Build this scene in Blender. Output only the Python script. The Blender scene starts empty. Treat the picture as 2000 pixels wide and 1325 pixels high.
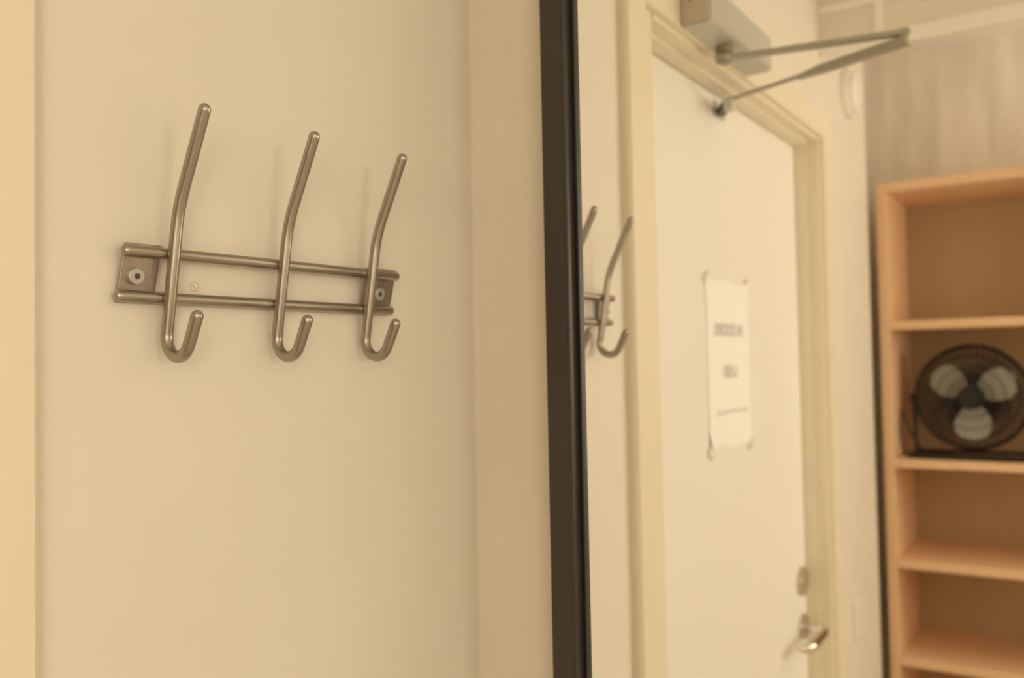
import bpy, bmesh, math, random
from mathutils import Vector, Matrix
random.seed(4)
SC = bpy.context.scene
C = SC.collection
PI = math.pi
EYE = 1.62                      # camera height; heights below are written relative to it and lifted by EYE

# ------------------------------------------------------------------ camera
cam_data = bpy.data.cameras.new('camera')
cam = bpy.data.objects.new('camera', cam_data)
C.objects.link(cam)
cam_data.sensor_width = 22.3
cam_data.sensor_fit = 'HORIZONTAL'
cam_data.lens = 1730.44 / 2000 * 22.3
cam_data.clip_start = 0.01
cam_data.dof.use_dof = True
cam_data.dof.focus_distance = 0.60
cam_data.dof.aperture_fstop = 3.4
right = Vector((0.60761605, -0.79403122, -0.0178092))
down = Vector((0.0135724, 0.0328007, -0.99936975))
fwd = Vector((0.79411494, 0.60699138, 0.03070714))
m = Matrix((right, -down, -fwd)).transposed().to_4x4()
m.translation = Vector((0, -0.54, EYE))
cam.matrix_world = m
SC.camera = cam

# ------------------------------------------------------------------ world, exposure, light
w = bpy.data.worlds.new('world'); SC.world = w; w.use_nodes = True
w.node_tree.nodes['Background'].inputs[0].default_value = (1.0, 0.88, 0.66, 1)
w.node_tree.nodes['Background'].inputs[1].default_value = 0.05
SC.view_settings.view_transform = 'Standard'
SC.view_settings.look = 'None'
SC.view_settings.gamma = 1
SC.view_settings.exposure = -0.03
SC.view_settings.use_curve_mapping = False
SC.cycles.max_bounces = 16
SC.cycles.diffuse_bounces = 10
SC.cycles.glossy_bounces = 8


def area(name, loc, sx, sy, power, col, rot=(0, 0, 0)):
    d = bpy.data.lights.new(name, 'AREA'); d.shape = 'RECTANGLE'
    d.size = sx; d.size_y = sy; d.energy = power; d.color = col
    o = bpy.data.objects.new(name, d); C.objects.link(o)
    o.location = loc; o.rotation_euler = rot
    return o


WARM = (1.0, 0.88, 0.69)
ADDED_LAMPS = [(-1.00, -1.55), (-0.05, -2.70)]     # two globe pendants added out of view as the light source
GLOBE_Z, GLOBE_R, GLOBE_S = 1.78, .25, 10.5

# ------------------------------------------------------------------ helpers


def tag(o, label=None, cat=None, group=None, kind=None):
    if label: o['label'] = label
    if cat: o['category'] = cat
    if group: o['group'] = group
    if kind: o['kind'] = kind
    return o


def empty(name, loc=(0, 0, 0), rot=(0, 0, 0)):
    o = bpy.data.objects.new(name, None); C.objects.link(o)
    o.location = loc; o.rotation_euler = rot
    o.empty_display_size = 0.05
    return o


def obj(name, bm, mat, parent=None, smooth=None):
    me = bpy.data.meshes.new(name)
    bmesh.ops.recalc_face_normals(bm, faces=bm.faces)
    bm.to_mesh(me); bm.free()
    for p in me.polygons: p.use_smooth = False
    if smooth is not None:
        for p in me.polygons: p.use_smooth = True
        try: me.set_sharp_from_angle(angle=math.radians(smooth))
        except Exception: pass
    o = bpy.data.objects.new(name, me); C.objects.link(o)
    mats = mat if isinstance(mat, (list, tuple)) else [mat]
    for q in mats: me.materials.append(q)
    if parent: o.parent = parent
    return o


def box(bm, x0, x1, y0, y1, z0, z1, bev=0.0, seg=2, mi=0):
    t = bmesh.new()
    bmesh.ops.create_cube(t, size=1)
    for v in t.verts:
        v.co = Vector((x0 + (v.co.x + .5) * (x1 - x0), y0 + (v.co.y + .5) * (y1 - y0), z0 + (v.co.z + .5) * (z1 - z0)))
    if bev > 0:
        bmesh.ops.bevel(t, geom=list(t.edges), offset=bev, segments=seg, profile=0.5, affect='EDGES')
    for f in t.faces: f.material_index = mi
    join(bm, t)


def join(bm, t, mat=None):
    me = bpy.data.meshes.new('tmp')
    if mat is not None: bmesh.ops.transform(t, matrix=mat, verts=t.verts)
    t.to_mesh(me); t.free()
    bm.from_mesh(me); bpy.data.meshes.remove(me)


def tube(bm, pts, r, n=20, closed=False, round_ends=False, rfun=None):
    pts = [Vector(p) for p in pts]
    N = len(pts)
    tang = []
    for i in range(N):
        a = pts[(i - 1) % N] if (closed or i > 0) else pts[i]
        b = pts[(i + 1) % N] if (closed or i < N - 1) else pts[i]
        tang.append((b - a).normalized())
    t0 = tang[0]
    ref = Vector((0, 0, 1)) if abs(t0.z) < .9 else Vector((1, 0, 0))
    u = (ref - t0 * ref.dot(t0)).normalized()
    frames = []
    for i in range(N):
        t = tang[i]
        u = (u - t * u.dot(t)).normalized()
        frames.append((u.copy(), t.cross(u)))
    rings = []
    prof = []
    if round_ends and not closed:
        K = 5
        for k in range(K):
            a = PI / 2 * k / K
            prof.append(('s', math.cos(a), math.sin(a)))
    seq = []
    if round_ends and not closed:
        for k in range(5):
            a = PI / 2 * (1 - k / 5)
            seq.append((0, -r * (math.sin(a)) + r, max(.02, math.cos(a)) * r))
    body = [(i, 0, r if rfun is None else rfun(i / (N - 1))) for i in range(N)]
    if round_ends and not closed:
        start = [(0, r - r * math.sin(PI / 2 * (1 - k / 5)), max(.03, math.cos(PI / 2 * (1 - k / 5))) * r) for k in range(5)]
        end = [(N - 1, -r + r * math.sin(PI / 2 * (k / 5)), max(.03, math.cos(PI / 2 * (k / 5))) * r) for k in range(1, 6)]
        bs = list(body)
        bs[0] = (0, r, r); bs[-1] = (N - 1, -r, r)
        body = start + bs + end
    for (i, off, rr) in body:
        c = pts[i] + tang[i] * off
        uu, vv = frames[i]
        rings.append([bm.verts.new(c + (uu * math.cos(2 * PI * k / n) + vv * math.sin(2 * PI * k / n)) * rr) for k in range(n)])
    L = len(rings)
    for i in range(L if closed else L - 1):
        a, b = rings[i], rings[(i + 1) % L]
        for k in range(n):
            bm.faces.new((a[k], a[(k + 1) % n], b[(k + 1) % n], b[k]))
    if not closed:
        bm.faces.new(rings[0]); bm.faces.new(rings[-1])


def lathe(bm, prof, n=48, mat=None, cap=True):
    """profile of (radius, height) turned round the local z axis"""
    t = bmesh.new()
    rings = []
    for (r, h) in prof:
        rings.append([t.verts.new((max(r, 1e-5) * math.cos(2 * PI * k / n), max(r, 1e-5) * math.sin(2 * PI * k / n), h)) for k in range(n)])
    for a, b in zip(rings, rings[1:]):
        for k in range(n):
            t.faces.new((a[k], a[(k + 1) % n], b[(k + 1) % n], b[k]))
    if cap:
        t.faces.new(rings[0]); t.faces.new(rings[-1])
    join(bm, t, mat)


def prism(bm, outline, lo, hi, axis='z', mat=None):
    t = bmesh.new()

    def P(a, b, c):
        return {'z': (a, b, c), 'y': (a, c, b), 'x': (c, a, b)}[axis]
    A = [t.verts.new(P(a, b, lo)) for a, b in outline]
    B = [t.verts.new(P(a, b, hi)) for a, b in outline]
    n = len(outline)
    t.faces.new(A); t.faces.new(B)
    for i in range(n):
        t.faces.new((A[i], A[(i + 1) % n], B[(i + 1) % n], B[i]))
    join(bm, t, mat)


def arc(cx, cy, r, a0, a1, n):
    return [(cx + r * math.cos(math.radians(a0 + (a1 - a0) * i / n)), cy + r * math.sin(math.radians(a0 + (a1 - a0) * i / n))) for i in range(n + 1)]


TO_WALL_OUT = Matrix.Rotation(PI / 2, 4, 'X')       # local z -> -y (out of the back wall)
TO_PLUS_X = Matrix.Rotation(PI / 2, 4, 'Y')         # local z -> +x

# ------------------------------------------------------------------ materials


def mat(name, col, rough=.5, metal=0., noise=0., nscale=8., bump=0., bscale=200., stretch=(1, 1, 1), spec=None, coat=0., dark=None, detail=4):
    M = bpy.data.materials.new(name); M.use_nodes = True
    nt = M.node_tree; b = nt.nodes['Principled BSDF']
    b.inputs['Base Color'].default_value = (*col, 1)
    b.inputs['Roughness'].default_value = rough
    b.inputs['Metallic'].default_value = metal
    if spec is not None: b.inputs['Specular IOR Level'].default_value = spec
    if coat: b.inputs['Coat Weight'].default_value = coat
    if noise or bump:
        tc = nt.nodes.new('ShaderNodeTexCoord')
        mp = nt.nodes.new('ShaderNodeMapping'); mp.inputs['Scale'].default_value = stretch
        nt.links.new(tc.outputs['Object'], mp.inputs[0])
    if noise:
        n = nt.nodes.new('ShaderNodeTexNoise'); n.inputs['Scale'].default_value = nscale; n.inputs['Detail'].default_value = detail
        nt.links.new(mp.outputs[0], n.inputs['Vector'])
        r = nt.nodes.new('ShaderNodeValToRGB')
        d = dark or tuple(c * (1 - noise) for c in col)
        r.color_ramp.elements[0].color = (*d, 1); r.color_ramp.elements[1].color = (*col, 1)
        r.color_ramp.elements[0].position = .35; r.color_ramp.elements[1].position = .65
        nt.links.new(n.outputs['Fac'], r.inputs[0]); nt.links.new(r.outputs[0], b.inputs['Base Color'])
    if bump:
        n2 = nt.nodes.new('ShaderNodeTexNoise'); n2.inputs['Scale'].default_value = bscale; n2.inputs['Detail'].default_value = 3
        nt.links.new(mp.outputs[0], n2.inputs['Vector'])
        bp = nt.nodes.new('ShaderNodeBump'); bp.inputs['Strength'].default_value = bump; bp.inputs['Distance'].default_value = .002
        nt.links.new(n2.outputs['Fac'], bp.inputs['Height']); nt.links.new(bp.outputs[0], b.inputs['Normal'])
    return M


M_wall = mat('wall_paint', (.80, .765, .68), .55, noise=.02, nscale=5, bump=.10, bscale=90)
M_wallside = mat('side_wall_paint', (.82, .77, .66), .6, noise=.02, nscale=5, bump=.10, bscale=90)
M_plaster = mat('grey_textured_plaster', (.82, .785, .73), .8, noise=.15, nscale=18, bump=.6, bscale=45, stretch=(1, 1, .16))
M_ceil = mat('ceiling_paint', (.82, .80, .76), .8)
M_floor = mat('floor_vinyl', (.62, .57, .50), .45, noise=.2, nscale=6)
M_trim = mat('cream_gloss_paint', (.83, .775, .62), .38)
M_door = mat('door_paint', (.88, .87, .84), .45, noise=.01, nscale=4)
M_header = mat('header_board_paint', (.92, .90, .86), .6)
M_headpanel = mat('header_recess_paint', (.80, .76, .69), .7)
M_steel = mat('brushed_steel', (.47, .43, .37), .34, 1, noise=.16, nscale=60, bump=.12, bscale=260, stretch=(1, 1, .12))
M_steel_h = mat('brushed_steel_rail', (.47, .43, .37), .34, 1, noise=.16, nscale=60, bump=.12, bscale=260, stretch=(.12, 1, 1))
M_plate = mat('brushed_steel_plate', (.47, .42, .36), .42, 1, noise=.18, nscale=90, bump=.2, bscale=300, stretch=(1, 1, .1))
M_screw = mat('zinc_screw', (.54, .53, .49), .5, .75)
M_socket = mat('socket_shade', (.10, .085, .07), .6, .5)
M_dark = mat('dark_recess', (.03, .025, .02), .7)
M_frame = mat('dark_brown_frame', (.042, .033, .026), .42, noise=.15, nscale=60, bump=.1, bscale=300)
M_groove = mat('black_groove', (.008, .007, .006), .5)
M_lip = mat('inner_lip', (.028, .028, .022), .45)
M_closer = mat('closer_grey_paint', (.56, .565, .51), .42, .25)
M_closer2 = mat('closer_end_metal', (.58, .53, .45), .5, .35)
M_arm = mat('closer_arm_metal', (.44, .43, .355), .45, .4)
M_armdark = mat('closer_pivot_metal', (.10, .11, .10), .4, .6)
M_spindle = mat('spindle_metal', (.32, .28, .22), .45, .5)
M_paper = mat('paper', (.93, .93, .93), .9)
M_ink = mat('ink', (.40, .38, .35), .8)
M_tape = mat('tape', (.86, .83, .79), .35)
M_white = mat('white_plastic', (.84, .82, .79), .35)
M_brass = mat('satin_nickel', (.62, .58, .50), .28, .95)
M_chrome = mat('polished_nickel', (.80, .77, .72), .10, 1)
M_blackp = mat('black_fan_metal', (.018, .017, .016), .35, .3)
M_cable = mat('black_cable', (.015, .014, .013), .5)
M_blade = mat('pale_fan_blade', (.80, .79, .73), .45)
M_patch = mat('filler', (.72, .675, .58), .9)

# birch-look veneer
M_wood = mat('beech_veneer', (.68, .42, .22), .5, noise=.0)
nt = M_wood.node_tree; b = nt.nodes['Principled BSDF']
tc = nt.nodes.new('ShaderNodeTexCoord'); mp = nt.nodes.new('ShaderNodeMapping'); mp.inputs['Scale'].default_value = (14, 14, 1.2)
nz = nt.nodes.new('ShaderNodeTexNoise'); nz.inputs['Scale'].default_value = 6; nz.inputs['Detail'].default_value = 5
rp = nt.nodes.new('ShaderNodeValToRGB'); rp.color_ramp.elements[0].color = (.72, .485, .29, 1); rp.color_ramp.elements[1].color = (.82, .57, .36, 1)
nt.links.new(tc.outputs['Object'], mp.inputs[0]); nt.links.new(mp.outputs[0], nz.inputs['Vector'])
nt.links.new(nz.outputs['Fac'], rp.inputs[0]); nt.links.new(rp.outputs[0], b.inputs['Base Color'])

M_back = mat('bookcase_back_board', (.46, .325, .19), .6, noise=.08, nscale=9, stretch=(1, 1, .15))

# mirror glass
M_mirror = bpy.data.materials.new('silvered_glass'); M_mirror.use_nodes = True
b = M_mirror.node_tree.nodes['Principled BSDF']
b.inputs['Base Color'].default_value = (.985, .985, .975, 1); b.inputs['Metallic'].default_value = 1; b.inputs['Roughness'].default_value = 0

# ------------------------------------------------------------------ the room
CEIL = 2.50
XC = -1.2035           # where the back wall ends in an outside corner
XD = -1.540            # far wall plane
YC = -4.60             # wall behind the photographer
bm = bmesh.new()
prism(bm, [(XD - .1, .2), (.95, .1), (.95, YC - .1), (XD - .1, YC - .1)], -.05, 0)
tag(obj('floor', bm, M_floor), kind='structure')
bm = bmesh.new()
prism(bm, [(XD - .1, .2), (.95, .1), (.95, YC - .1), (XD - .1, YC - .1)], CEIL, CEIL + .06)
tag(obj('ceiling', bm, M_ceil), kind='structure')

# back wall (y = 0) with the door opening x -0.745 .. 0.20
OX0, OX1, OZ = -.745, .215, EYE + .505
bm = bmesh.new()
box(bm, OX1, .66, 0, .1, 0, CEIL)
box(bm, XC, OX0, 0, .1, 0, CEIL)
box(bm, XD, XC, .1, .2, 0, CEIL)
box(bm, XC, XC + .05, .1, .2, 0, CEIL)
box(bm, OX0, OX1, 0, .1, OZ, CEIL)
wb = tag(obj('wall_back', bm, M_wall), kind='structure')
bm = bmesh.new()
ring = [(.3492 + .0030 * math.cos(a) * (1 + .18 * math.sin(3 * a)), -.00012, EYE + .0584 + .0036 * math.sin(a) * (1 + .1 * math.cos(2 * a))) for a in [2 * PI * k / 24 for k in range(24)]]
tube(bm, ring, .00045, 8, closed=True)
tube(bm, [(.3476, -.0001, EYE + .0600), (.3490, -.0003, EYE + .0583), (.3506, -.0001, EYE + .0560)], .0006, 8)
obj('patched_hole', bm, M_patch, wb, 60)

# right wall, 1.9 degrees out of square, through (0.647, 0)
TH = math.radians(1.917)


def WB(y, off=0.):      # x of the right wall at a given y
    return .64725 - y * math.tan(TH) + off


bm = bmesh.new()

prism(bm, [(WB(.1), .1), (WB(.1) + .1, .1), (WB(YC) + .1, YC), (WB(YC), YC)], 0, CEIL)
tag(obj('wall_right', bm, M_wallside), kind='structure')
bm = bmesh.new(); box(bm, XD - .1, XD, YC, .2, 0, CEIL)
tag(obj('wall_left', bm, M_plaster), kind='structure')
bm = bmesh.new(); box(bm, XD - .1, .95, YC - .1, YC, 0, CEIL)
tag(obj('wall_front', bm, M_wall), kind='structure')

# panelled header board across the end of the room, under the ceiling
HX = -.757
bm = bmesh.new()
hz0, hz1 = EYE + .664, CEIL
box(bm, HX - .012, HX - .008, YC, 0, hz0, hz1, mi=1)          # recessed panels
box(bm, HX - .008, HX, YC, 0, hz0, EYE + .694, .002, 2)       # bottom rail
box(bm, HX - .008, HX, YC, 0, EYE + .760, EYE + .776, .002, 2)
box(bm, HX - .008, HX, YC, 0, CEIL - .02, CEIL, 0)
yy = -.118
while yy > YC + .3:
    box(bm, HX - .008, HX - .0005, yy - .016, yy, EYE + .694, EYE + .760, .0015, 2)
    yy -= .60
o = obj('trim_2', bm, [M_header, M_headpanel]); tag(o, kind='structure')

# ------------------------------------------------------------------ door in the back wall
YL = .046
door = empty('door_1', (-.25, 0, 0)); tag(door, kind='structure')


def shift(bm, v):
    bmesh.ops.translate(bm, verts=bm.verts, vec=Vector(v))
    return bm


dl = (.25, 0, 0)
bm = bmesh.new(); box(bm, -.699, .138, YL, YL + .04, .008, EYE + .461, .0015, 2)
leaf = obj('door_leaf', shift(bm, dl), M_door, door)
# jamb: stepped reveals left, right, head
bm = bmesh.new()


def jamb_side(xe, s):
    # s = +1: reveal at the latch side (opening lies towards +x)
    a = xe
    pr = [(a, .0187), (a - s * .006, .0187), (a - s * .006, -.004), (a - s * .045, -.004), (a - s * .045, .10), (a, .10)]
    if s < 0: pr = pr[::-1]
    prism(bm, pr, 0, EYE + .505)


jamb_side(-.7005, 1)
jamb_side(.140, -1)
prism(bm, [(.0187, EYE + .4625), (.0187, EYE + .4685), (-.004, EYE + .4685), (-.004, EYE + .505), (.10, EYE + .505), (.10, EYE + .4625)], -.7005, .140, 'x')
obj('door_jamb', shift(bm, dl), M_trim, door)
# casing: flat moulding with eased edges, mitred
bm = bmesh.new()


def casing_ring():
    # profile across the width: (distance from the inner edge, y)
    prof = [(0, 0), (0, -.0125), (.0015, -.0145), (.052, -.0145), (.0545, -.012), (.056, -.009), (.056, 0)]
    xi0, xi1, zi = -.716, .185, EYE + .476
    t = bmesh.new()
    rows = []
    for (d, y) in prof:
        rows.append([t.verts.new((xi1 + d, y, 0)), t.verts.new((xi1 + d, y, zi + d)), t.verts.new((xi0 - d, y, zi + d)), t.verts.new((xi0 - d, y, 0))])
    n = len(prof)
    for i in range(n):
        a, b_ = rows[i], rows[(i + 1) % n]
        for k in range(3):
            t.faces.new((a[k], a[k + 1], b_[k + 1], b_[k]))
    return t


join(bm, casing_ring())
obj('door_casing', shift(bm, dl), M_trim, door)
bm = bmesh.new(); box(bm, -.7005, .140, .01, .10, 0, .007)
obj('door_threshold', shift(bm, dl), M_wood, door)

# lock rose and lever
bm = bmesh.new()
lathe(bm, [(0, 0), (.030, 0), (.030, .007), (.0285, .0105), (.010, .0115), (.0095, .014), (0, .014)], 40, Matrix.Translation((-.658, YL, EYE - .472)) @ TO_WALL_OUT)
o = obj('lock_rose', shift(bm, dl), M_brass, leaf, 35)
bm = bmesh.new()
lathe(bm, [(0, 0), (.0265, 0), (.0265, .006), (.025, .0095), (.011, .0105), (.011, .020), (0, .020)], 40, Matrix.Translation((-.658, YL, EYE - .568)) @ TO_WALL_OUT)
pts = [(-.658, YL - .008, EYE - .568), (-.658, YL - .030, EYE - .568), (-.656, YL - .040, EYE - .568), (-.650, YL - .047, EYE - .568), (-.640, YL - .050, EYE - .568)]
pts += [(-.640 + .085 * t / 5, YL - .050, EYE - .568 - .001 * t) for t in range(1, 6)]
pts += [(-.545, YL - .046, EYE - .574), (-.538, YL - .036, EYE - .575), (-.536, YL - .022, EYE - .575)]
lever = obj('lever_handle', shift(bm, dl), M_brass, leaf, 35)
bm = bmesh.new(); tube(bm, pts, .0095, 18, round_ends=True)
obj('lever', shift(bm, dl), M_chrome, leaf, 40)

# ------------------------------------------------------------------ notice on the door
notice = empty('paper_notice', (-.26, YL, EYE - .01))
tag(notice, 'white A4 paper notice with black printed lines taped to the door', 'notice')
NX, NZ = -.26, EYE - .0085
bm = bmesh.new()
nx_, nz_ = 21, 30
g = []
for j in range(nz_ + 1):
    row = []
    for i in range(nx_ + 1):
        u, v_ = i / nx_, j / nz_
        x = -.105 + .21 * u; z = -.1485 + .297 * v_
        lift = .0010 + .0012 * math.sin(v_ * 9) * (u * (1 - u)) * 2
        # curled / torn corners
        cr = max(0, .10 - math.hypot(u * .7, (1 - v_))) * .05 + max(0, .12 - math.hypot((1 - u) * .7, v_)) * .05
        dx = .0012 * math.sin(v_ * 23) * (u - .5)
        dz = (.012 * u + .003 * math.sin(u * 11)) * max(0, 1 - v_ * 5) - .006 * math.sin(u * 6) ** 2 * max(0, v_ * 6 - 5)
        row.append(bm.verts.new((x + dx, -lift - cr, z + dz)))
    g.append(row)
for j in range(nz_):
    for i in range(nx_):
        bm.faces.new((g[j][i], g[j][i + 1], g[j + 1][i + 1], g[j + 1][i]))
o = obj('sheet', bm, M_paper, notice)
o.location = (NX + .26, 0, .0015)


def text_line(body, size, x, z, wid, name):
    cu = bpy.data.curves.new(name, 'FONT'); cu.body = body; cu.size = size; cu.align_x = 'CENTER'; cu.align_y = 'CENTER'
    cu.extrude = .00005; cu.offset = size * -.004; cu.space_character = 1.15
    ob = bpy.data.objects.new(name, cu); C.objects.link(ob)
    bpy.context.view_layer.update()
    dg = bpy.context.evaluated_depsgraph_get()
    me = bpy.data.meshes.new_from_object(ob.evaluated_get(dg))
    bpy.data.objects.remove(ob)
    xs = [v.co.x for v in me.vertices]
    s = wid / (max(xs) - min(xs)); cx = (max(xs) + min(xs)) / 2
    for v in me.vertices:
        v.co = Vector(((v.co.x - cx) * s, -v.co.z, v.co.y))
    me.materials.append(M_ink)
    o = bpy.data.objects.new(name, me); C.objects.link(o)
    o.parent = notice
    o.location = (x + .26, -.0034, z - (EYE - .01))
    return o


# the printing is too soft in the photo to read with certainty; lengths and weights follow it
text_line('IN DOORS', .031, -.2565, EYE + .0505, .136, 'printed_line')
text_line('USE', .029, -.258, EYE - .0215, .062, 'printed_line')
text_line('(please close the door after you)', .010, -.265, EYE - .090, .150, 'printed_line')
for (tx, tz, rz) in ((-.157, .140, .6), (-.363, .138, -.6), (-.157, -.157, -.5), (-.362, -.156, .5)):
    bm = bmesh.new(); box(bm, -.014, .014, -.0002, .0002, -.006, .006)
    o = obj('tape_strip', bm, M_tape, notice); o.location = (tx + .26, -.0030, tz + .01); o.rotation_euler = (0, rz, 0)

# ------------------------------------------------------------------ door closer (body on the head casing, scissor arms to the leaf)
closer = empty('door_closer', (-.07, -.0145, EYE + .505))
tag(closer, 'grey hydraulic door closer with folding arms above the door', 'door closer')
cl = (.07, .0145, -(EYE + .505))
bx0, bx1 = -.2098, .0684
bz0, bz1 = EYE + .4775, EYE + .5355
yb, yf = -.0145, -.0585
bm = bmesh.new()
# cover: front shell with a chamfer along the lower front edge
prism(bm, [(yb, bz0), (yf + .0045, bz0), (yf, bz0 + .0045), (yf, bz1 - .003), (yf + .003, bz1), (yb, bz1)], bx0, bx1 - .004, 'x')
obj('cover', shift(bm, cl), M_closer, closer)
bm = bmesh.new()
box(bm, bx1 - .004, bx1, yf + .002, yb - .0005, bz0 + .002, bz1 - .002, .0008, 1)
for (py, pz) in ((-.030, bz0 + .034), (-.046, bz0 + .033)):
    lathe(bm, [(0, 0), (.0022, 0), (.0022, .0006), (0, .0006)], 16, Matrix.Translation((bx1, py, pz)) @ TO_PLUS_X)
o = obj('end_cap', shift(bm, cl), M_closer2, closer)
bm = bmesh.new()
for (py, pz) in ((-.030, bz0 + .034), (-.046, bz0 + .033)):
    lathe(bm, [(0, 0), (.0017, 0), (.0017, .0009), (0, .0009)], 16, Matrix.Translation((bx1, py, pz)) @ TO_PLUS_X)
obj('cap_hole', shift(bm, cl), M_dark, closer)
bm = bmesh.new()
px, py = -.046, -.036
lathe(bm, [(0, -.026), (.0095, -.026), (.0105, -.023), (.0105, -.012), (.013, -.011), (.013, 0), (0, 0)], 32, Matrix.Translation((px, py, bz0)))
obj('spindle', shift(bm, cl), M_spindle, closer, 35)


def bar(bm, a, b, w_, h_, bev=.001):
    a = Vector(a); b_ = Vector(b); d = b_ - a; L = d.length
    t = bmesh.new(); bmesh.ops.create_cube(t, size=1)
    for v in t.verts: v.co = Vector(((v.co.x + .5) * L, v.co.y * w_, v.co.z * h_))
    bmesh.ops.bevel(t, geom=list(t.edges), offset=bev, segments=2, affect='EDGES')
    X = d.normalized(); Y = Vector((0, 0, 1)).cross(X).normalized(); Z = X.cross(Y)
    join(bm, t, Matrix.Translation(a) @ Matrix((X, Y, Z)).transposed().to_4x4())


elb = Vector((-.110, -.279, EYE + .4625))
bm = bmesh.new()
bar(bm, (px + .003, py + .012, EYE + .458), elb + Vector((-.001, -.008, 0)), .017, .007)
lathe(bm, [(0, -.004), (.0135, -.004), (.0135, .004), (0, .004)], 28, Matrix.Translation((px, py, EYE + .458)))
obj('main_arm', shift(bm, cl), M_arm, closer)
sh = Vector((-.176, .003, EYE + .4335))
e2 = Vector((-.113, -.275, EYE + .4505))
dv = (sh - e2)
bm = bmesh.new()
s1 = e2 + dv * .42
bar(bm, e2 - dv.normalized() * .009, s1, .018, .0115)
# tapered neck of the sleeve
t = bmesh.new()
X = dv.normalized(); Y = Vector((0, 0, 1)).cross(X).normalized(); Z = X.cross(Y)
A = [t.verts.new(s1 + Y * a + Z * c) for a, c in ((-.009, -.0057), (.009, -.0057), (.009, .0057), (-.009, .0057))]
B = [t.verts.new(s1 + X * .040 + Y * a + Z * c) for a, c in ((-.0035, -.0050), (.0035, -.0050), (.0035, .0020), (-.0035, .0020))]
t.faces.new(A); t.faces.new(B)
for k in range(4): t.faces.new((A[k], A[(k + 1) % 4], B[(k + 1) % 4], B[k]))
join(bm, t)
tube(bm, [s1 + dv.normalized() * .030, sh], .0036, 14)
obj('forearm', shift(bm, cl), M_arm, closer, 35)
bm = bmesh.new()
lathe(bm, [(0, -.010), (.006, -.010), (.0075, -.008), (.0075, .010), (.006, .012), (0, .012)], 24, Matrix.Translation((elb.x - .001, elb.y, EYE + .4565)))
obj('elbow_pin', shift(bm, cl), M_arm, closer, 35)
bm = bmesh.new()
box(bm, -.262, -.214, YL - .004, YL, EYE + .422, EYE + .450, .001, 1)
obj('shoe', shift(bm, cl), M_closer, closer)
bm = bmesh.new()
bar(bm, (-.240, YL - .003, EYE + .431), (sh.x - .004, sh.y + .002, EYE + .431), .016, .012)
obj('shoe_arm', shift(bm, cl), M_armdark, closer)
bm = bmesh.new()
lathe(bm, [(0, -.022), (.008, -.022), (.0095, -.019), (.0095, -.005), (.0085, 0), (0, .001)], 24, Matrix.Translation((sh.x, sh.y, EYE + .4370)))
obj('shoe_pin', shift(bm, cl), M_closer, closer, 35)

# ------------------------------------------------------------------ coat rack
rack = empty('coat_rack', (.36, 0, EYE + .07), (math.radians(9.83), 0, 0))
tag(rack, 'brushed steel wall coat rack with three curved double hooks on two rods', 'coat rack')
RR = .0040
rz_t, rz_b = .0092, -.0200
for zc in (rz_t, rz_b):
    bm = bmesh.new()
    dx = -.0012 if zc < 0 else .0012
    tube(bm, [(-.0700 + dx + .2445 * k / 8, -.0095, zc) for k in range(9)], .0039, 24, round_ends=True)
    obj('rail', bm, M_steel_h, rack, 50)
for (x0, x1, xs) in ((-.0668, -.0412, -.0571), (.1400, .1735, .1562)):
    bm = bmesh.new()
    box(bm, x0, x1, -.0067, -.0046, -.0245, .0140, .0005, 2)
    for v in bm.verts: v.co.x += .085 * (v.co.z + .006)      # the plates are cut slightly askew
    pl = obj('mounting_plate', bm, M_plate, rack)
    bm = bmesh.new()
    T = Matrix.Translation((xs, -.0067, -.0068)) @ TO_WALL_OUT
    lathe(bm, [(.0018, .0009), (.0018, .0036), (.0048, .0036), (.0053, .0032), (.0054, .0024), (.0054, 0), (0, 0)], 48, T, cap=False)
    sc_ = obj('screw', bm, M_screw, pl, 15)
    bm = bmesh.new()
    lathe(bm, [(0, .0010), (.0022, .0010), (.0022, .0007), (0, .0007)], 20, T)
    star = []
    for k in range(12):
        a = 2 * PI * k / 12 + .2
        star.append((math.cos(a) * (.0023 if k % 2 == 0 else .00165), math.sin(a) * (.0023 if k % 2 == 0 else .00165)))
    prism(bm, star, .0009, .00372, 'z', T)
    lathe(bm, [(0, .0036), (.0006, .0036), (.0006, .0038), (0, .0038)], 12, T)
    obj('torx_socket', bm, M_socket, pl)


def hook_path():
    # (projection from the wall, height) before the rack's own lean; local z is height - 0.07
    p = [(.0357, .1766)]
    b0, b1 = Vector((.0346, .1724)), Vector((.0171, .1150))
    p += [tuple(b0.lerp(b1, k / 6)) for k in range(6)]
    p += [(.0192, .1220), (.0178, .1160), (.0167, .1105), (.0160, .1060), (.0156, .1020)]
    p += [(.0155, .0950 - .006 * k) for k in range(0, 12)]
    r = .0132; cx = .0155 + r; cz = .0272
    p += [(a, b_) for a, b_ in arc(cx, cz, r, 180, 343, 20)]
    lx, lz = p[-1]
    d = (math.cos(math.radians(343 + 90)), math.sin(math.radians(343 + 90)))
    for k in range(1, 6): p.append((lx + d[0] * .0049 * k, lz + d[1] * .0049 * k))
    return p


hp = hook_path()


def make_hook():
    bm = bmesh.new()
    tube(bm, [(0, -a, b_ - .07) for a, b_ in hp], RR, 28, round_ends=True)
    return obj('hook', bm, M_steel, rack, 50)


h0 = make_hook(); h0.location.x = -.0361
for k in (1, 2):
    h = h0.copy(); C.objects.link(h); h.location.x = -.0361 + .08813 * k

# ------------------------------------------------------------------ mirror on the right wall
mir = empty('wall_mirror', (.61377, -.2, EYE + .07), (0, -.0027, TH))
tag(mir, 'tall wall mirror with dark brown frame hanging beside the coat rack', 'mirror')
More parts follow.
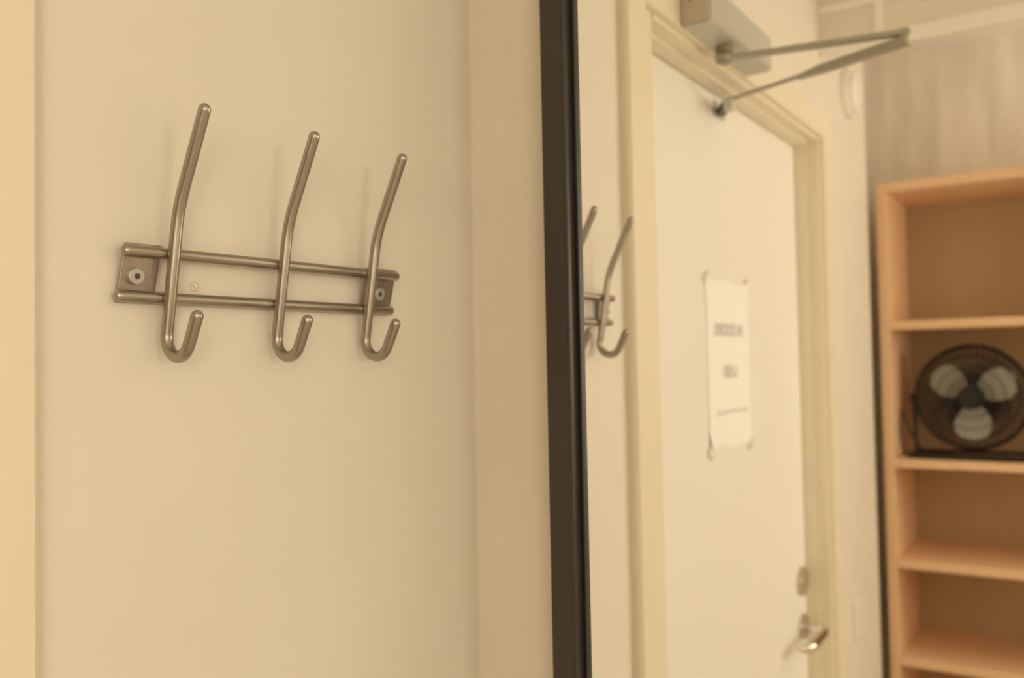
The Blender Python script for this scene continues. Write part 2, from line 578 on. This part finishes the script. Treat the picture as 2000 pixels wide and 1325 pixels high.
# local x into the wall, local y towards the back wall, z up; glass face at x = 0
ML, MR = .0555, -.46       # inner edges of the glass
MT, MB = .50, -1.20
bm = bmesh.new(); box(bm, .0003, .004, MR, ML, MB, MT)
obj('mirror_glass', bm, M_mirror, mir)
bm = bmesh.new(); box(bm, .0042, .010, MR - .004, ML + .004, MB - .004, MT + .004)
obj('backing_board', bm, M_dark, mir)


def frame_part(name, prof, mater, closed=True):
    """prof: (outward distance from the glass edge, x) swept round the rectangle"""
    bm = bmesh.new(); rows = []
    for (d, x) in prof:
        rows.append([bm.verts.new((x, ML + d, MT + d)), bm.verts.new((x, ML + d, MB - d)), bm.verts.new((x, MR - d, MB - d)), bm.verts.new((x, MR - d, MT + d))])
    n = len(prof)
    for i in range(n if closed else n - 1):
        a, b_ = rows[i], rows[(i + 1) % n]
        for k in range(4): bm.faces.new((a[k], a[(k + 1) % 4], b_[(k + 1) % 4], b_[k]))
    return obj(name, bm, mater, mir)


frame_part('frame', [(.0042, -.004), (.0042, -.0108), (.0050, -.0118), (.0062, -.0120), (.0068, -.0112), (.0274, -.0112), (.0286, -.0100), (.0286, .033), (.0200, .033), (.0200, .0105), (.0042, .0105)], M_frame)
frame_part('groove', [(.0016, -.0015), (.0042, -.0015), (.0042, .0041), (.0016, .0041)], M_groove)
frame_part('inner_lip', [(-.0002, .0002), (-.0002, -.0020), (.0002, -.0025), (.0013, -.0025), (.0016, -.0020), (.0016, .0002)], M_lip)

# ------------------------------------------------------------------ bookcase against the far wall
BX = -1.235; BK = XD + .004
K = 1.150              # the bookcase stands behind the end of the back wall
BY0, BY1 = -.0150, -.8150
book = empty('bookcase', ((BX + BK) / 2, (BY0 + BY1) / 2, 0))
tag(book, 'tall open beech veneer bookcase standing beside the door wall', 'bookcase')
bl = (-(BX + BK) / 2, -(BY0 + BY1) / 2, 0)
TOPZ = EYE + .3965 * K
for (a, b_) in ((BY0 - .024, BY0), (BY1, BY1 + .024)):
    bm = bmesh.new(); box(bm, BK, BX, a, b_, 0, TOPZ, .0012, 2)
    obj('side_panel', shift(bm, bl), M_wood, book)
bm = bmesh.new(); box(bm, BK, BX - .0005, BY1 + .024, BY0 - .024, TOPZ - .025, TOPZ, .001, 2)
obj('top_panel', shift(bm, bl), M_wood, book)
for zc in [q * K for q in (.0686, -.2444, -.4712, -.6905, -.905, -1.12)]:
    bm = bmesh.new(); box(bm, BK + .004, BX - .001, BY1 + .024, BY0 - .024, EYE + zc - .011, EYE + zc + .011, .001, 2)
    obj('shelf', shift(bm, bl), M_wood, book)
bm = bmesh.new(); box(bm, BK + .004, BX - .001, BY1 + .024, BY0 - .024, .07, .09, .001, 2)
obj('bottom_panel', shift(bm, bl), M_wood, book)
bm = bmesh.new(); box(bm, BX - .03, BX - .012, BY1 + .024, BY0 - .024, 0, .07)
obj('plinth', shift(bm, bl), M_wood, book)
bm = bmesh.new(); box(bm, BK, BK + .004, BY1 + .004, BY0 - .004, .02, TOPZ - .004)
obj('back_panel', shift(bm, bl), M_back, book)

# ------------------------------------------------------------------ fan on the shelf
SH = EYE - .2444 * K + .011                      # top of that shelf
FC = Vector((-1.035, -.2585, EYE - .098))      # modelled at 1/K size, scaled by the root below
SH = FC.z - .1365
FR = .1175
fan = empty('desk_fan', (-1.345, -.216, EYE - .2444 * K + .011))
fan.scale = (K, K, K)
tag(fan, 'black wire floor fan with pale grey blades on the bookcase shelf', 'fan')
fl = (-FC.x, -FC.y, -SH)


def fring(r, x, n=48, cy=FC.y, cz=FC.z):
    return [(x, cy + r * math.cos(2 * PI * k / n), cz + r * math.sin(2 * PI * k / n)) for k in range(n)]


def grille(front):
    bm = bmesh.new()
    s = 1 if front else -1
    n = 48 if front else 96
    for rr, xx in ((.113, .020), (.095, .0285), (.070, .034), (.045, .037)):
        tube(bm, fring(rr, FC.x + s * xx), .0010, 8, closed=True)
    for k in range(n):
        a = 2 * PI * k / n
        P_ = []
        for rr, xx in ((.024, .038), (.045, .037), (.070, .034), (.095, .0285), (.110, .021), (.1165, .008), (.1170, .000)):
            aa = a + (.10 * (1 - rr / .117) if front else 0)
            P_.append((FC.x + s * xx, FC.y + rr * math.cos(aa), FC.z + rr * math.sin(aa)))
        tube(bm, P_, .0008 if front else .0017, 6)
    return obj('front_grille' if front else 'rear_grille', shift(bm, fl), M_blackp, fan, 60)


grille(True); grille(False)
bm = bmesh.new(); tube(bm, fring(FR + .0005, FC.x), .0034, 10, closed=True)
obj('rim', shift(bm, fl), M_blackp, fan, 60)
bm = bmesh.new()
lathe(bm, [(0, .034), (.024, .034), (.025, .037), (.022, .041), (0, .0425)], 40, Matrix.Translation(FC) @ TO_PLUS_X)
obj('badge', shift(bm, fl), M_blackp, fan, 35)
bm = bmesh.new()
lathe(bm, [(0, -.010), (.026, -.010), (.026, .010), (.020, .020), (0, .022)], 40, Matrix.Translation(FC) @ TO_PLUS_X)
obj('hub', shift(bm, fl), M_blackp, fan, 35)
bm = bmesh.new()
lathe(bm, [(0, -.085), (.020, -.084), (.034, -.070), (.036, -.035), (.036, -.020), (0, -.020)], 40, Matrix.Translation(FC) @ TO_PLUS_X)
obj('motor', shift(bm, fl), M_blackp, fan, 35)


def blade(ang):
    """broad rounded paddle, pitched along its chord; ang is the angle of its centre line as seen from the front"""
    bm = bmesh.new()
    NR, NC = 14, 12
    top = []
    for i in range(NR + 1):
        u = i / NR
        r = .018 + u * .080
        # leading and trailing half-angles (tangential extents in metres)
        wl = .010 + .030 * math.sin(min(1, u * 1.25) * PI / 2) * math.sqrt(max(0, 1 - max(0, (u - .62) / .38) ** 2.2)) + .002
        wt = .010 + .026 * math.sin(min(1, u * 1.5) * PI / 2) * math.sqrt(max(0, 1 - max(0, (u - .55) / .45) ** 2.0)) + .001
        if i == NR: wl = wt = .004
        row = []
        for j in range(NC + 1):
            t = -wt + (wl + wt) * j / NC
            x = .30 * t + .10 * t * t / .03
            a = ang + t / max(r, .03)
            row.append(bm.verts.new((FC.x + x, FC.y + r * math.cos(a), FC.z + r * math.sin(a))))
        top.append(row)
    for i in range(NR):
        for j in range(NC):
            bm.faces.new((top[i][j], top[i][j + 1], top[i + 1][j + 1], top[i + 1][j]))
    bmesh.ops.solidify(bm, geom=list(bm.faces), thickness=.0012)
    return obj('blade', shift(bm, fl), M_blade, fan, 60)


# seen from the front (towards -x) local +y lies to the viewer's right
for a in (35, 150, 268): blade(math.radians(a))
# stand: wire U with a foot loop on the shelf
bm = bmesh.new()
yl, yr = FC.y + .1215, FC.y - .1215
zf = SH + .0052
pts = [(FC.x, yl, FC.z - .002), (FC.x, yl, FC.z - .06), (FC.x, yl, zf + .012), (FC.x + .004, yl, zf + .004), (FC.x + .016, yl, zf), (FC.x + .055, yl, zf), (FC.x + .066, yl - .004, zf), (FC.x + .070, yl - .014, zf)]
pts += [(FC.x + .070, yl - .014 + (yr - yl + .028) * k / 6, zf) for k in range(1, 7)]
pts += [(FC.x + .066, yr + .004, zf), (FC.x + .055, yr, zf), (FC.x + .016, yr, zf), (FC.x + .004, yr, zf + .004), (FC.x, yr, zf + .012), (FC.x, yr, FC.z - .06), (FC.x, yr, FC.z - .002)]
tube(bm, pts, .0048, 12)
tube(bm, [(FC.x + .066, yl + .006, zf + .0015), (FC.x + .066, yr - .006, zf + .0015)], .0060, 12)
tube(bm, [(FC.x - .075, yl + .010, zf), (FC.x - .075, yr - .010, zf)], .0044, 12)
tube(bm, [(FC.x + .02, yl, zf), (FC.x - .075, yl, zf)], .0044, 12)
tube(bm, [(FC.x + .02, yr, zf), (FC.x - .075, yr, zf)], .0044, 12)
obj('stand', shift(bm, fl), M_blackp, fan, 60)
for y_ in (yl, yr):
    bm = bmesh.new()
    s = 1 if y_ == yl else -1
    lathe(bm, [(0, -.004), (.009, -.004), (.010, 0), (.009, .008), (0, .009)], 24, Matrix.Translation((FC.x, y_, FC.z - .002)) @ Matrix.Rotation(-s * PI / 2, 4, 'X'))
    obj('tilt_knob', shift(bm, fl), M_blackp, fan, 35)
bm = bmesh.new()
cp = [(-1.11, -.215, SH + .003), (-1.09, -.175, SH + .004), (-1.05, -.150, SH + .012), (-1.02, -.1335, SH + .045), (-1.01, -.121, SH + .085), (-1.005, -.1140, SH + .108), (-1.00, -.1135, SH + .096), (-.995, -.1125, SH + .070), (-.99, -.113, SH + .040), (-.985, -.120, SH + .012), (-.98, -.131, SH + .0035), (-.97, -.155, SH + .003), (-.968, -.19, SH + .003), (-.975, -.23, SH + .003)]


def smooth_path(p, n=6):
    p = [Vector(q) for q in p]; out = []
    for i in range(len(p) - 1):
        a = p[max(0, i - 1)]; b_ = p[i]; c = p[i + 1]; d = p[min(len(p) - 1, i + 2)]
        for k in range(n):
            t = k / n
            out.append(.5 * ((2 * b_) + (c - a) * t + (2 * a - 5 * b_ + 4 * c - d) * t * t + (3 * b_ - a - 3 * c + d) * t ** 3))
    out.append(p[-1]); return out


tube(bm, smooth_path(cp), .0024, 10)
obj('power_cord', shift(bm, fl), M_cable, fan, 60)

# ------------------------------------------------------------------ small wall fittings between door and bookcase
snd = empty('wall_sounder', (-.995, 0, EYE + .640))
tag(snd, 'round white domed fitting high on the wall between door and bookcase', 'wall fitting')
bm = bmesh.new()
lathe(bm, [(0, 0), (.062, 0), (.062, .006), (.058, .016), (.055, .018), (0, .018)], 56, TO_WALL_OUT)
obj('base_ring', bm, M_white, snd, 30)
bm = bmesh.new()
lathe(bm, [(.050, .018), (.049, .026), (.042, .032), (.030, .035), (.010, .036), (0, .036)], 56, TO_WALL_OUT)
obj('dome', bm, M_white, snd, 30)
bm = bmesh.new(); lathe(bm, [(0, 0), (.004, 0), (.004, .002), (0, .002)], 16, Matrix.Translation((-.012, -.0325, -.030)) @ TO_WALL_OUT)
obj('indicator', bm, M_dark, snd)

sw = empty('light_switch', (-.945, 0, EYE - .615))
tag(sw, 'white square light switch on the wall between door and bookcase', 'light switch')
bm = bmesh.new(); box(bm, -.043, .043, -.009, 0, -.043, .043, .002, 2); obj('plate', bm, M_white, sw)
bm = bmesh.new(); box(bm, -.030, .030, -.0125, -.008, -.030, .030, .0015, 2); obj('rocker', bm, M_white, sw)

# ------------------------------------------------------------------ added globe lamps, outside the camera's view, that light the room
M_added_lamp = bpy.data.materials.new('lit_opal_glass'); M_added_lamp.use_nodes = True
b = M_added_lamp.node_tree.nodes['Principled BSDF']; b.inputs['Emission Color'].default_value = (*WARM, 1); b.inputs['Emission Strength'].default_value = GLOBE_S
for n_, (lx, ly) in enumerate(ADDED_LAMPS):
    lamp = empty('pendant_lamp', (lx, ly, CEIL))
    tag(lamp, ['white globe pendant lamp nearest the door wall', 'white globe pendant lamp farthest from the door wall'][n_], 'lamp', 'globe pendant lamps')
    bm = bmesh.new(); lathe(bm, [(0, 0), (.05, 0), (.05, -.02), (.02, -.03), (0, -.03)], 32); obj('ceiling_rose', bm, M_white, lamp, 35)
    bm = bmesh.new(); tube(bm, [(0, 0, -.02), (0, 0, GLOBE_Z + GLOBE_R - CEIL)], .004, 10); obj('cord', bm, M_cable, lamp)
    bm = bmesh.new(); bmesh.ops.create_uvsphere(bm, u_segments=32, v_segments=20, radius=GLOBE_R)
    bmesh.ops.translate(bm, verts=bm.verts, vec=(0, 0, GLOBE_Z - CEIL)); obj('globe', bm, M_added_lamp, lamp, 60)
